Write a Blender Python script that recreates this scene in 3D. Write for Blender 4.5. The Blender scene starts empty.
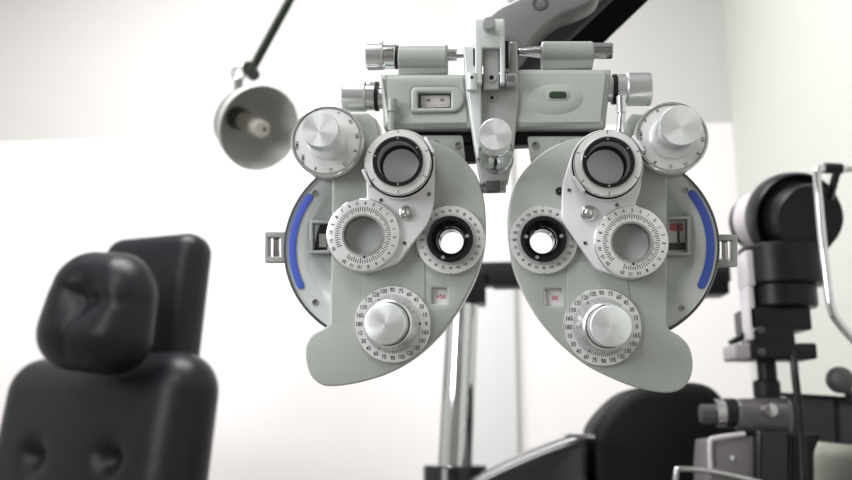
import bpy, bmesh, math, random
from mathutils import Vector, Matrix, noise
random.seed(4)
C = bpy.context.scene.collection
S = bpy.context.scene
PI = math.pi
V = Vector
F = 852.0
CAM = V((0, 0, 1.0))
PITCH = math.radians(12.0)
YAW = math.atan((495 - 426) / F * math.cos(PITCH))
fwd = V((-math.sin(YAW) * math.cos(PITCH), math.cos(YAW) * math.cos(PITCH), math.sin(PITCH)))
rgt = V((math.cos(YAW), math.sin(YAW), 0))
upv = rgt.cross(fwd)

def ray(px, py):
    return fwd * F + rgt * (px - 426) - upv * (py - 240)
def W(px, py, Y):
    r = ray(px, py)
    return CAM + r * (Y / r.y)
def wr(r, Y):
    return r * Y / F

# ---------------------------------------------------------------- camera
cd = bpy.data.cameras.new('camera'); cam = bpy.data.objects.new('camera', cd); C.objects.link(cam)
cd.sensor_width = 36; cd.lens = 36.0; cd.clip_start = 0.02
cam.matrix_world = Matrix.Translation(CAM) @ Matrix((rgt, upv, -fwd)).transposed().to_4x4()
cd.dof.use_dof = True; cd.dof.focus_distance = 0.595; cd.dof.aperture_fstop = 7.0; cd.dof.aperture_blades = 0
S.camera = cam
S.view_settings.view_transform = 'Standard'; S.view_settings.look = 'None'
S.view_settings.gamma = 1; S.view_settings.exposure = 0.1; S.view_settings.use_curve_mapping = False

# ---------------------------------------------------------------- materials
def mat(name, col, rough=.5, metal=0., coat=0., var=.04, scale=40, bump=0., bscale=200, spec=.5, aniso=0., bdist=.0005):
    m = bpy.data.materials.new(name); m.use_nodes = True
    nt = m.node_tree; n = nt.nodes; l = nt.links
    b = n['Principled BSDF']
    tc = n.new('ShaderNodeTexCoord'); no = n.new('ShaderNodeTexNoise'); no.inputs['Scale'].default_value = scale
    no.inputs['Detail'].default_value = 4
    l.new(tc.outputs['Object'], no.inputs['Vector'])
    mx = n.new('ShaderNodeMix'); mx.data_type = 'RGBA'
    c = V(col)
    mx.inputs[6].default_value = (*[max(0, x * (1 - var)) for x in c], 1)
    mx.inputs[7].default_value = (*[min(1, x * (1 + var)) for x in c], 1)
    l.new(no.outputs['Fac'], mx.inputs[0]); l.new(mx.outputs[2], b.inputs['Base Color'])
    b.inputs['Roughness'].default_value = rough; b.inputs['Metallic'].default_value = metal
    b.inputs['Coat Weight'].default_value = coat; b.inputs['Specular IOR Level'].default_value = spec
    if aniso:
        b.inputs['Anisotropic'].default_value = aniso
        tg = n.new('ShaderNodeTangent'); tg.direction_type = 'RADIAL'; tg.axis = 'Y'
        l.new(tg.outputs[0], b.inputs['Tangent'])
    if bump:
        n2 = n.new('ShaderNodeTexNoise'); n2.inputs['Scale'].default_value = bscale; l.new(tc.outputs['Object'], n2.inputs['Vector'])
        bp = n.new('ShaderNodeBump'); bp.inputs['Strength'].default_value = bump; bp.inputs['Distance'].default_value = bdist
        l.new(n2.outputs['Fac'], bp.inputs['Height']); l.new(bp.outputs[0], b.inputs['Normal'])
    return m
def glass(name, col, gl=.12, rough=.2, dif=None):
    m = bpy.data.materials.new(name); m.use_nodes = True
    nt = m.node_tree; n = nt.nodes; l = nt.links
    n.remove(n['Principled BSDF'])
    t = n.new('ShaderNodeBsdfTransparent'); t.inputs[0].default_value = (*col, 1)
    g = n.new('ShaderNodeBsdfGlossy'); g.inputs['Roughness'].default_value = rough
    src = t
    if dif:
        df = n.new('ShaderNodeBsdfDiffuse'); df.inputs[0].default_value = (*dif, 1)
        m0 = n.new('ShaderNodeMixShader'); m0.inputs[0].default_value = .975
        l.new(t.outputs[0], m0.inputs[1]); l.new(df.outputs[0], m0.inputs[2]); src = m0
    lw = n.new('ShaderNodeLayerWeight'); lw.inputs[0].default_value = gl
    mx = n.new('ShaderNodeMixShader')
    l.new(lw.outputs['Fresnel'], mx.inputs[0]); l.new(src.outputs[0], mx.inputs[1]); l.new(g.outputs[0], mx.inputs[2])
    l.new(mx.outputs[0], n['Material Output'].inputs[0])
    return m

ENAMEL = mat('pale_green_enamel', (.355, .38, .35), .36, coat=.15, bump=.05, bscale=900)
ENAMEL2 = mat('grey_green_enamel', (.285, .30, .28), .4, coat=.1)
BACKED = mat('dark_disc_edge', (.06, .065, .06), .4)
DISCFACE = mat('satin_green_disc', (.62, .645, .635), .22, .2, coat=.6)
PINKPL = mat('satin_white_plate', (.74, .72, .735), .36, .15)
DIALM = mat('satin_dial', (.69, .69, .68), .36, .25)
INK = mat('black_ink', (.02, .02, .025), .6, spec=.2)
RIM = mat('rim_metal', (.68, .68, .68), .2, .9)
ALU = mat('turned_aluminium', (.88, .90, .90), .36, .8, aniso=.7)
ALU2 = mat('satin_aluminium', (.70, .71, .71), .32, .95, bump=.1, bscale=1500, bdist=.0002)
CHROME = mat('chrome', (.68, .69, .70), .07, 1.)
CHROMED = mat('grey_chrome', (.5, .49, .5), .16, 1.)
BLK = mat('black_anodised', (.010, .010, .011), .4, spec=.25)
BLKG = mat('black_gloss', (.008, .008, .009), .2, coat=.15, spec=.3)
DARK = mat('dark_gap_metal', (.05, .052, .05), .5)
BLUE = mat('blue_stripe_paint', (.05, .09, .44), .45)
RED = mat('red_print', (.5, .1, .12), .5)
WHITEP = mat('white_scale', (.66, .62, .62), .5)
SCREW = mat('screw_steel', (.45, .45, .44), .28, 1.)
HANG = mat('white_grey_casting', (.56, .585, .57), .4, .1)
HANG2 = mat('grey_casting', (.34, .35, .34), .38, .3)
LENS = glass('smoked_lens', (.50, .52, .52), .2, dif=(.85, .87, .865))
LENS2 = glass('dark_smoked_lens', (.30, .32, .31), .2, dif=(.34, .355, .345))
CLEAR = glass('clear_lens', (.93, .93, .93), .06)
GSLOT = mat('green_level_vial', (.03, .05, .03), .2)

# ---------------------------------------------------------------- mesh builder
class MB:
    def __init__(s): s.bm = bmesh.new(); s.mats = []
    def mi(s, m):
        if m not in s.mats: s.mats.append(m)
        return s.mats.index(m)
    def lathe(s, prof, o, a, m, seg=48, caps=True, m_at=None):
        """prof: (radius, height along a)"""
        a = V(a).normalized(); o = V(o)
        t = V((0, 0, 1)) if abs(a.z) < .9 else V((1, 0, 0))
        u = t.cross(a).normalized(); v = a.cross(u)
        rings = []
        for r, h in prof:
            if r < 1e-7: rings.append([s.bm.verts.new(o + a * h)])
            else: rings.append([s.bm.verts.new(o + a * h + (u * math.cos(2*PI*i/seg) + v * math.sin(2*PI*i/seg)) * r) for i in range(seg)])
        k = s.mi(m)
        for j in range(len(rings) - 1):
            A, B = rings[j], rings[j+1]
            kk = k if not m_at or j not in m_at else s.mi(m_at[j])
            for i in range(seg):
                i2 = (i + 1) % seg
                if len(A) == 1 and len(B) == 1: continue
                if len(A) == 1: f = s.bm.faces.new((A[0], B[i2], B[i])) if False else s.bm.faces.new((A[0], B[i], B[i2]))
                elif len(B) == 1: f = s.bm.faces.new((A[i2], B[0], A[i]))
                else: f = s.bm.faces.new((A[i], B[i], B[i2], A[i2]))
                f.material_index = kk
        if caps:
            for R in (rings[0], rings[-1]):
                if len(R) > 2:
                    f = s.bm.faces.new(R); f.material_index = k
        return s
    def cyl(s, p0, p1, r, m, seg=32, r1=None, bev=None):
        p0, p1 = V(p0), V(p1); L = (p1 - p0).length; r1 = r if r1 is None else r1
        b = min(r, r1, L/2) * .12 if bev is None else bev
        return s.lathe([(0, 0), (r - b, 0), (r, b), (r1, L - b), (r1 - b, L), (0, L)], p0, p1 - p0, m, seg, False)
    def box(s, c, size, m, rot=None, bev=.0):
        mt = Matrix.Translation(V(c)) @ (rot.to_4x4() if rot else Matrix.Identity(4)) @ Matrix.Diagonal((*size, 1))
        r = bmesh.ops.create_cube(s.bm, size=1, matrix=mt); vs = r['verts']
        fs = set(f for v in vs for f in v.link_faces); k = s.mi(m)
        for f in fs: f.material_index = k
        if bev:
            es = list(set(e for v in vs for e in v.link_edges))
            bmesh.ops.bevel(s.bm, geom=es, offset=bev, segments=3, affect='EDGES', profile=.5, material=-1)
        return s
    def tube(s, pts, r, m, seg=16, smooth_n=0):
        pts = [V(p) for p in pts]
        if smooth_n: pts = cat(pts, smooth_n, False)
        rings = []; k = s.mi(m)
        prev = None
        for i, p in enumerate(pts):
            d = (pts[min(i+1, len(pts)-1)] - pts[max(i-1, 0)]).normalized()
            t = prev if prev is not None else (V((0, 0, 1)) if abs(d.z) < .9 else V((1, 0, 0)))
            u = (t - d * t.dot(d)).normalized(); prev = u; v = d.cross(u)
            rr = r[i] if isinstance(r, list) else r
            rings.append([s.bm.verts.new(p + (u * math.cos(2*PI*j/seg) + v * math.sin(2*PI*j/seg)) * rr) for j in range(seg)])
        for A, B in zip(rings, rings[1:]):
            for j in range(seg):
                f = s.bm.faces.new((A[j], A[(j+1) % seg], B[(j+1) % seg], B[j])); f.material_index = k
        for R in (rings[0], rings[-1]): s.bm.faces.new(R).material_index = k
        return s
    def mesh(s, me, mt, m):
        n0 = len(s.bm.faces); nv = len(s.bm.verts)
        s.bm.from_mesh(me); s.bm.verts.ensure_lookup_table(); s.bm.faces.ensure_lookup_table()
        for v in s.bm.verts[nv:]: v.co = mt @ v.co
        k = s.mi(m)
        for f in s.bm.faces[n0:]: f.material_index = k
        bpy.data.meshes.remove(me); return s
    def plate(s, outer, holes, yc, th, m, bev=.0008, basis=None):
        """flat profile in local XZ, front at yc-th/2"""
        cu = bpy.data.curves.new('c', 'CURVE'); cu.dimensions = '2D'; cu.fill_mode = 'BOTH'
        for pts in [outer] + list(holes):
            sp = cu.splines.new('POLY'); sp.points.add(len(pts) - 1); sp.use_cyclic_u = True
            for q, p in zip(sp.points, pts): q.co = (p[0], p[1], 0, 1)
        b = min(bev, th * .45)
        cu.extrude = th / 2 - b; cu.bevel_depth = b; cu.bevel_resolution = 2; cu.offset = -b
        ob = bpy.data.objects.new('c', cu)
        me = bpy.data.meshes.new_from_object(ob)
        bpy.data.objects.remove(ob); bpy.data.curves.remove(cu)
        mt = basis or Matrix(((1, 0, 0, 0), (0, 0, -1, yc), (0, 1, 0, 0), (0, 0, 0, 1)))
        return s.mesh(me, mt, m)
    def text(s, body, size, o, u, v, m, sx=1.):
        cu = bpy.data.curves.new('t', 'FONT'); cu.body = body; cu.size = size; cu.align_x = 'CENTER'; cu.align_y = 'CENTER'
        cu.resolution_u = 3; cu.offset = size * .012; cu.extrude = .00003
        ob = bpy.data.objects.new('t', cu)
        me = bpy.data.meshes.new_from_object(ob)
        bpy.data.objects.remove(ob); bpy.data.curves.remove(cu)
        n = u.cross(v)
        mt = Matrix(((u.x * sx, v.x, n.x, o.x), (u.y * sx, v.y, n.y, o.y), (u.z * sx, v.z, n.z, o.z), (0, 0, 0, 1)))
        return s.mesh(me, mt, m)
    def build(s, name, parent=None, ang=35, **props):
        bmesh.ops.remove_doubles(s.bm, verts=s.bm.verts, dist=1e-7)
        bmesh.ops.recalc_face_normals(s.bm, faces=s.bm.faces)
        me = bpy.data.meshes.new(name); s.bm.to_mesh(me); s.bm.free()
        for m in s.mats: me.materials.append(m)
        for p in me.polygons: p.use_smooth = True
        me.set_sharp_from_angle(angle=math.radians(ang))
        o = bpy.data.objects.new(name, me); C.objects.link(o)
        if parent: o.parent = parent
        for k, v in props.items(): o[k] = v
        return o

def cat(pts, n=6, closed=True):
    out = []; N = len(pts)
    for i in range(N if closed else N - 1):
        g = (lambda j: pts[j % N]) if closed else (lambda j: pts[max(0, min(N-1, j))])
        p0, p1, p2, p3 = g(i-1), g(i), g(i+1), g(i+2)
        for k in range(n):
            t = k / n
            q = [.5 * ((2*b) + (-a + c) * t + (2*a - 5*b + 4*c - d) * t*t + (-a + 3*b - 3*c + d) * t**3) for a, b, c, d in zip(p0, p1, p2, p3)]
            out.append(V(q) if len(q) == 3 else tuple(q))
    if not closed: out.append(pts[-1])
    return out
def roundpoly(pts, r, n=5):
    """pts: (x,y[,radius]); rounds each corner"""
    out = []; N = len(pts)
    for i in range(N):
        p = V(pts[i][:2]); a = V(pts[i-1][:2]); b = V(pts[(i+1) % N][:2])
        rr = pts[i][2] if len(pts[i]) > 2 else r
        da = (a - p); db = (b - p)
        t = min(rr, da.length * .49, db.length * .49)
        if t < 1e-6: out.append(tuple(p)); continue
        A = p + da.normalized() * t; B = p + db.normalized() * t
        for k in range(n + 1):
            s_ = k / n
            q = A * (1-s_)**2 + p * 2 * s_ * (1-s_) + B * s_**2
            out.append(tuple(q))
    return out
def circ(cx, cy, r, n=48): return [(cx + r * math.cos(2*PI*i/n), cy + r * math.sin(2*PI*i/n)) for i in range(n)]
def empty(name, loc=(0, 0, 0), **props):
    o = bpy.data.objects.new(name, None); C.objects.link(o); o.location = loc; o.empty_display_size = .1
    for k, v in props.items(): o[k] = v
    return o

# ================================================================= PHOROPTER
D = .6
ry = ray(495, 325).normalized()
rx = (V((1, 0, 0)) - ry * ry.x).normalized()
rz = rx.cross(ry)
M = Matrix((rx, ry, rz)).transposed().to_4x4(); M.translation = CAM + ry * D
Minv = M.inverted()
R3 = M.to_3x3().transposed()
def P(px, py, d=0.):
    r = R3 @ ray(px, py)
    t = (D + d) / r.y
    return V((r.x * t, d, r.z * t))
def rad(px, py, r, d=0.):
    a = (P(px + r, py, d) - P(px - r, py, d)).length / 2; b = (P(px, py + r, d) - P(px, py - r, d)).length / 2
    return (a + b) / 2
def PP(pts, d=0.):   # pixel outline -> local xz at depth d
    out = []
    for p in pts:
        q = P(p[0], p[1], d)
        out.append((q.x, q.z) if len(p) < 3 else (q.x, q.z, rad(p[0], p[1], p[2], d)))
    return out

ph = empty('phoropter', label='pale green phoropter with two banana-shaped lens housings, numbered dials and silver knobs', category='phoropter')
ph.matrix_world = M
MX = Matrix.Identity(4)
FWDN = V((0, -1, 0))

def ticks(mb, o, u, v, n, r0, r1, a0, a1, cnt, m=INK, w=.0003, big=None, rb=None):
    for i in range(cnt):
        a = a0 + (a1 - a0) * i / max(1, cnt - 1)
        e0, e1 = r0, r1
        if big and i % big == 0: e0 = rb
        d = u * math.cos(a) + v * math.sin(a); t = u * -math.sin(a) + v * math.cos(a)
        q = [o + d * e0 - t * w/2, o + d * e1 - t * w/2, o + d * e1 + t * w/2, o + d * e0 + t * w/2]
        vs = [mb.bm.verts.new(x + n * .00012) for x in q]
        mb.bm.faces.new(vs).material_index = mb.mi(m)
def basis(n):
    n = V(n).normalized(); u = (V((1, 0, 0)) - n * n.x).normalized(); v = n.cross(u); return u, v, n

def screw(px, py, r, d, par, name='screw', m=SCREW, dot=True):
    c = P(px, py, d); R_ = rad(px, py, r, d)
    b = MB().lathe([(R_, -.0015), (R_, .0004), (R_*.85, .0008), (R_*.5, .0008), (R_*.42, -.0002), (0, -.0004)], c, FWDN, m, 20, False, {4: INK, 3: INK} if dot else None)
    return b.build(name, par)

def side(q):
    L = q['L']
    # ---- rear disc
    cx, cy = q['disc']; dy = .014
    c = P(cx, cy, dy); R_ = rad(cx, cy, q['discr'], dy)
    b = MB()
    a = FWDN
    b.lathe([(0, -.03), (R_ * .9, -.03), (R_ * .985, -.02), (R_, -.004), (R_, 0), (R_ * .985, .002), (R_ * .965, .002), (R_ * .955, .0005), (R_ * .80, .0), (R_ * .74, -.004), (R_ * .62, -.009), (R_ * .3, -.009), (0, -.009)],
            c, a, DISCFACE, 96, False, {1: BACKED, 2: BACKED, 3: BACKED, 4: BACKED, 5: BACKED, 0: BACKED})
    bmesh.ops.remove_doubles(b.bm, verts=b.bm.verts, dist=1e-7)
    sgn = 1 if L else -1
    g = bmesh.ops.bisect_plane(b.bm, geom=b.bm.verts[:] + b.bm.edges[:] + b.bm.faces[:], plane_co=c + V((sgn * R_ * .22, 0, 0)), plane_no=V((sgn, 0, 0)), clear_outer=True)
    bmesh.ops.holes_fill(b.bm, edges=[e for e in b.bm.edges if e.is_boundary])
    disc = b.build('rear_disc', ph, ang=60, label='round satin disc with dark rim showing behind the %s lens housing' % ('left' if L else 'right'))
    # blue stripe
    st = MB(); r0, r1 = R_ * q['blue'][0], R_ * q['blue'][1]
    a0, a1 = [math.radians(x) for x in q['blue'][2:]]
    rm = (r0 + r1) / 2; hw = (r1 - r0) / 2
    pts = [(c.x + r1 * math.cos(a0 + (a1-a0)*i/24), c.z + r1 * math.sin(a0 + (a1-a0)*i/24)) for i in range(25)]
    e = (c.x + rm * math.cos(a1), c.z + rm * math.sin(a1)); sg = 1 if a1 > a0 else -1
    pts += [(e[0] + hw * math.cos(a1 + sg*t), e[1] + hw * math.sin(a1 + sg*t)) for t in [PI*k/8 for k in range(1, 8)]]
    pts += [(c.x + r0 * math.cos(a1 - (a1-a0)*i/24), c.z + r0 * math.sin(a1 - (a1-a0)*i/24)) for i in range(25)]
    e = (c.x + rm * math.cos(a0), c.z + rm * math.sin(a0))
    pts += [(e[0] + hw * math.cos(a0 + PI + sg*t), e[1] + hw * math.sin(a0 + PI + sg*t)) for t in [PI*k/8 for k in range(1, 8)]]
    st.plate(pts, [], dy - .0008, .0010, BLUE, .0002).build('blue_stripe', disc, label='curved blue stripe')
    for s_ in q['dscrew']: screw(*s_, 3.2, dy - .0005, disc)
    # window on disc
    x0, y0, x1, y1 = q['dwin']; b = MB()
    wd = dy + .003
    o_ = PP([(x0, y0), (x1, y0), (x1, y1), (x0, y1)], wd); t = 3.2
    i_ = PP([(x0+t, y0+t), (x1-t, y0+t), (x1-t, y1-t), (x0+t, y1-t)], wd)
    b.plate(o_, [i_], wd, .010, HANG2, .0006)
    p0 = P(x0+t, y0+t, wd + .004); p1 = P(x1-t, y1-t, wd + .004)
    b.box((p0 + p1) / 2, (abs(p1.x-p0.x), .001, abs(p1.z-p0.z)), DARK if L else WHITEP)
    mx_ = (p0 + p1) / 2
    w_, h_ = abs(p1.x-p0.x), abs(p1.z-p0.z)
    if L:
        b.box(mx_ + V((w_*.12, -.0012, -h_*.12)), (w_*.5, .001, h_*.5), RIM)
    else:
        b.box(mx_ + V((0, -.001, h_*.28)), (w_*.7, .001, h_*.22), RED)
        b.box(mx_ + V((0, -.001, -h_*.3)), (w_*.9, .001, h_*.2), DARK)
        b.box(mx_ + V((w_*.1, -.0012, -h_*.0)), (w_*.12, .001, h_*.7), DARK)
    b.build('window', disc)
    # side clip
    x0, y0, x1, y1 = q['clip']; wd = dy + .008
    b = MB(); t = 3
    ins = 6 if L else 0
    o_ = roundpoly(PP([(x0, y0), (x1, y0), (x1, y1), (x0, y1)], wd), .001)
    i_ = PP([(x0+4, y0+6), (x1-5, y0+6), (x1-5, y1-6), (x0+4, y1-6)], wd)
    b.plate(o_, [i_], wd, .009, HANG2, .0008)
    m0 = P((x0+x1)/2, (y0+y1)/2, wd + .002)
    b.box(m0, (rad(0, 0, 5, wd), .004, (P(x0, y0+5, wd) - P(x0, y1-5, wd)).length), CHROMED, bev=.0005)
    b.build('side_clip', disc)
    # ---- main housing
    th = .030
    hs = [circ(P(*q['small'][:2]).x, P(*q['small'][:2]).z, rad(*q['small'][:2], 18.5)),
          circ(P(*q['mid'][:2]).x, P(*q['mid'][:2]).z, rad(*q['mid'][:2], 20)),
          circ(P(*q['top'][:2]).x, P(*q['top'][:2]).z, rad(*q['top'][:2], 21))]
    w = q['win']
    hs.append(roundpoly(PP([(w[0], w[1]), (w[2], w[1]), (w[2], w[3]), (w[0], w[3])]), .0006, 2))
    out = PP(q['outline'])
    b = MB().plate(out, hs, th / 2, th, ENAMEL, .0014)
    hous = b.build('lens_housing', ph, ang=50, label='pale green banana-shaped %s lens housing' % ('left' if L else 'right'))
    # raised centre panel
    hh = [h for h in hs[:3]]
    b = MB().plate(roundpoly(PP(q['panel']), .003), q['panelholes'], -.0001, .0010, ENAMEL, .0005)
    b.build('face_panel', hous, ang=50)
    # scale window
    b = MB()
    p0 = P(w[0], w[1], .004); p1 = P(w[2], w[3], .004); mc = (p0 + p1) / 2
    b.box(mc, (abs(p1.x-p0.x), .001, abs(p1.z-p0.z)), WHITEP)
    b.text('+50' if L else '00', .0042, mc + V((.001, -.0007, -.0005)), V((1, 0, 0)), V((0, 0, 1)), RED)
    b.build('scale_window', hous, label='small square window with red figures')
    # ---- small inner dial with black eyepiece
    x, y = q['small'][:2]; r = q['small'][2]; d0 = 0
    c = P(x, y, 0); R_ = rad(x, y, r); ri = rad(x, y, 23)
    b = MB().lathe([(R_, .0), (R_, .0030), (R_ - .0005, .0036), (ri, .0036), (ri, 0)], c, FWDN, DIALM, 72, False, {1: RIM})
    u, v, n = basis(FWDN); fo = c + n * .0036
    for k in range(24):
        lab = ['0','15','30','45','60','75','90','105','120','135','150','165'][k % 12]
        if lab == '0' and k == 12: lab = '180'
        a_ = 2*PI*k/24
        b.text(lab, .0027, fo + (u * math.cos(a_) + v * math.sin(a_)) * R_ * .83 + n * .0001, u, v, INK, .8)
    ticks(b, fo, u, v, n, R_ * .69, R_ * .745, 0, 2*PI*71/72, 72)
    ticks(b, fo, u, v, n, R_ * .93, R_ * .99, 0, 2*PI*3/4, 4)
    b.build('axis_dial', hous, label='thin numbered ring around the black eyepiece')
    b = MB(); rh = rad(x, y, 12.5)
    b.lathe([(ri, .001), (ri, .0085), (ri - .001, .0095), (ri * .80, .0095), (ri*.76, .0085), (ri*.74, .004), (rh*1.15, .001), (rh*1.1, -.008), (rh * 1.0, -.009), (rh * .98, -.03), (rh*1.06, -.03), (rh*1.3, -.012), (ri*.92, -.001), (ri, .001)], c, FWDN, BLKG, 64, False)
    b.build('eyepiece_ring', hous, label='glossy black eyepiece ring')
    for dx, dyy in q['whites']:
        pc = c + V((dx * ri, -.0095, dyy * ri))
        MB().lathe([(.0013, -.001), (.0013, .0004), (0, .0006)], pc, FWDN, RIM, 16, False).build('eyepiece_screw', hous)
    MB().lathe([(0, 0), (rh*1.05, 0), (rh*1.05, .0008), (0, .0008)], c + V((0, .012, 0)), FWDN, CLEAR, 40, False).build('lens', hous)
    # ---- lower big axis dial + knob
    x, y, r = q['low']; cxx, cyy, cr = q['lowcap']
    c = P(x, y, 0); h = .036; cc = P(cxx, cyy, -h); ax = (cc - c).normalized(); axd = (FWDN * .75 + ax * .25).normalized()
    R_ = rad(x, y, r); u, v, n = basis(FWDN)
    rk = rad(x, y, 27)
    b = MB().lathe([(R_, 0), (R_, .0022), (R_ - .0006, .003), (rk*.95, .003), (rk * .9, 0)], c, FWDN, DIALM, 80, False, {1: RIM})
    fo = c + n * .003
    for k in range(24):
        lab = ['0','15','30','45','60','75','90','105','120','135','150','165'][k % 12]
        if k == 12: lab = '180'
        a_ = 2*PI*k/24
        b.text(lab, .0043, fo + (u * math.cos(a_) + v * math.sin(a_)) * R_ * .875 + n * .0001, u, v, INK, .82)
    for a_, txt in ((math.radians(120), '<'), (math.radians(240), '>')):
        b.text(txt, .003, fo + (u * math.cos(a_) + v * math.sin(a_)) * R_ * .72 + n * .0001, u, v, INK)
    ticks(b, fo, u, v, n, R_ * .70, R_ * .76, math.radians(50), math.radians(310), 66, big=3, rb=R_ * .66)
    dd = MB
    b.lathe([(.0010, 0), (.0009, .0003), (0, .0003)], fo + u * R_ * .70 + n * 0, FWDN, INK, 12, False)
    b.build('axis_dial', hous, label='large numbered ring around the lower silver knob')
    rc = rad(cxx, cyy, cr, -h)
    kb = MB()
    L_ = (cc - c).length
    kb.lathe([(rk, .0), (rk, .004), (rk * .97, .006), (rk * .80, .012), (rc * 1.2, .017), (rc * 1.2, .019), (rc*1.1, .020), (rc*1.1, .022), (rc * 1.04, .0225)], c, ax, ALU2, 64, False, {6: DARK, 7: DARK})
    kb.build('knob_base', hous, label='flared silver collar of the lower knob')
    kb = MB()
    kb.lathe([(0, .018), (rc * 1.04, .018), (rc * 1.04, L_ - .001), (rc, L_ - .0002), (rc * .97, L_), (0, L_)], c, ax, ALU, 96, False)
    kb.build('axis_knob', hous, label='flat-capped silver lower knob')
    # ---- auxiliary upper dial
    x, y, r = q['up']; cxx, cyy, cr = q['upcap']
    d0 = -.012; h = .040
    c = P(x, y, d0); cc = P(cxx, cyy, -h); ax = (cc - c).normalized(); R_ = rad(x, y, r, d0)
    axd = (ax * .5 + FWDN * .5).normalized()
    b = MB().lathe([(R_ * .97, -.026), (R_ * .97, -.008), (R_, -.007), (R_, -.001), (R_ - .0008, 0), (R_ - .002, 0), (R_ - .0024, -.0008), (0, -.0008)], c, axd, DIALM, 96, False, {0: ENAMEL2, 1: ENAMEL2, 3: RIM, 4: RIM, 5: DARK})
    u, v, n = basis(axd); fo = c - n * .0008
    for k, lab in enumerate(q['marks']):
        if not lab: continue
        a_ = math.radians(90 - 30 * k + (8 if L else -5))
        dd = u * math.cos(a_) + v * math.sin(a_)
        if k in q['rot']: uu, vv = (v, -u) if L else (v, -u)
        else: uu, vv = (u * math.sin(a_) - v * math.cos(a_), dd)
        if lab == 'O': uu, vv = u, v
        b.text(lab, .0034, fo + dd * R_ * .83 + n * .0001, uu, vv, INK, .9)
    aux = b.build('auxiliary_dial', ph, label='round %s auxiliary dial with small printed marks' % ('left' if L else 'right'))
    rc = rad(cxx, cyy, cr, -h); L_ = (cc - c).length
    kb = MB().lathe([(rc * 1.12, -.001), (rc * 1.06, .001), (rc * 1.01, .003), (rc, .005), (rc, L_ - .0008), (rc * .97, L_), (0, L_)], c, ax, ALU, 96, False)
    kb.build('auxiliary_knob', aux, label='silver knob on the auxiliary dial')
    # ---- aperture bracket
    bd = -.004; bt = .008
    out = roundpoly(PP(q['brk'], bd), .004)
    hs2 = []
    for key, rr in (('mid', 20), ('top', 21)):
        pc = P(*q[key][:2], bd); hs2.append(circ(pc.x, pc.z, rad(*q[key][:2], rr, bd)))
    br = MB().plate(out, hs2, bd, bt, PINKPL, .0010).build('aperture_bracket', ph, ang=50, label='white satin bracket carrying the %s apertures' % ('left' if L else 'right'))
    for s_ in q['bscrew']: screw(*s_, 1.7, bd - bt/2, br, m=INK)
    x, y, r = q['bknob']; c = P(x, y, bd - bt/2); R_ = rad(x, y, r, bd - bt/2)
    MB().lathe([(R_, 0), (R_, .0015), (R_ * .85, .0025), (R_ * .6, .0012), (R_ * .5, .0012), (R_ * .45, .0035), (R_*.3, .0042), (0, .0044)], c, FWDN, RIM, 32, False).build('bracket_screw', br, label='large polished screw')
    # top aperture
    x, y, r = q['top']; c = P(x, y, bd - bt/2); R_ = rad(x, y, r, bd - bt/2)
    f = .012
    rb, rbi = R_ * .70, R_ * .50
    b = MB().lathe([(R_, 0), (R_, .003), (R_*.985, .0034), (R_ * .955, .0034), (R_ * .89, .0030), (R_ * .92, .0058), (R_ * .925, .0105), (R_*.915, .0115), (R_ * .90, .012), (R_ * .74, .0125), (R_ * .72, .0135), (rb, .0135), (rb, 0)], c, FWDN, PINKPL, 96, False, {3: BLK, 4: BLK, 5: DIALM, 6: RIM, 7: RIM, 8: DIALM, 9: RIM, 10: RIM})
    u, v, n = basis(FWDN)
    for ang in (90, 20, 160, 270, 215, 330):
        a_ = math.radians(ang)
        ticks(b, c + n * .0122, u, v, n, R_ * .80, R_ * .90, a_, a_, 1, w=.0005)
    b.build('aperture_ring', br, label='broad silver ring of the upper aperture')
    b = MB().lathe([(rb, 0), (rb, .013), (rb * .98, .0140), (rb * .86, .0140), (rb * .83, .013), (rb * .80, -.004), (rbi * 1.22, -.007), (rbi*1.1, -.010), (rbi, -.011), (rbi, -.022), (rb, -.022), (rb, 0)], c, FWDN, BLK, 80, False, {4: CHROMED, 5: CHROMED, 6: DARK, 7: CHROMED})
    b.build('aperture_tube', br, label='black inner tube of the upper aperture')
    MB().lathe([(0, 0), (rbi*1.05, 0), (rbi*1.05, .001), (0, .001)], c + V((0, .009, 0)), FWDN, LENS, 48, False).build('aperture_lens', br, label='grey lens deep in the upper aperture')
    for ang in q['tabs']:
        a_ = math.radians(ang); dd = V((math.cos(a_), 0, math.sin(a_)))
        b = MB(); b.box(c + dd * R_ * .985 + V((0, -.007, 0)), (.0022, .010, .013), PINKPL, Matrix.Rotation(-a_, 3, 'Y'), .0008)
        b.build('ring_tab', br)
    # little white/black dots in black ring
    for ang in (35, 165, 270, 90):
        a_ = math.radians(ang); MB().lathe([(.0008, 0), (.0006, .0004), (0, .0004)], c + V((math.cos(a_) * rb * .92, -.014, math.sin(a_) * rb * .92)), FWDN, RIM, 10, False).build('index_dot', br)
    # middle aperture dial
    x, y, r = q['mid']; c = P(x, y, bd - bt/2); R_ = rad(x, y, r, bd - bt/2); ri = R_ * .50
    b = MB().lathe([(R_, -.004), (R_, .002), (R_ * .985, .0032), (R_ * .96, .0036), (ri * 1.14, .0036), (ri * 1.12, .0046), (ri * 1.02, .0046), (ri, .004), (ri, -.02), (R_ * .7, -.02)], c, FWDN, DIALM, 96, False, {1: RIM, 2: RIM, 4: RIM, 5: RIM, 6: RIM, 7: CHROMED, 8: DARK})
    fo = c + n * .0036
    labs = ['20', '15', '10', '9', '8', '7', '6', '5', '4', '3', '2', '1', '0', '1', '2', '3', '4', '5', '6', '8', '10', '15', '20', '']
    for k, lab in enumerate(labs):
        if not lab: continue
        a_ = math.radians((q['midrot']) - 15 * k); dd = u * math.cos(a_) + v * math.sin(a_)
        b.text(lab, .0032, fo + dd * R_ * .86 + n * .0001, u * math.sin(a_) - v * math.cos(a_), dd, INK)
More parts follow.
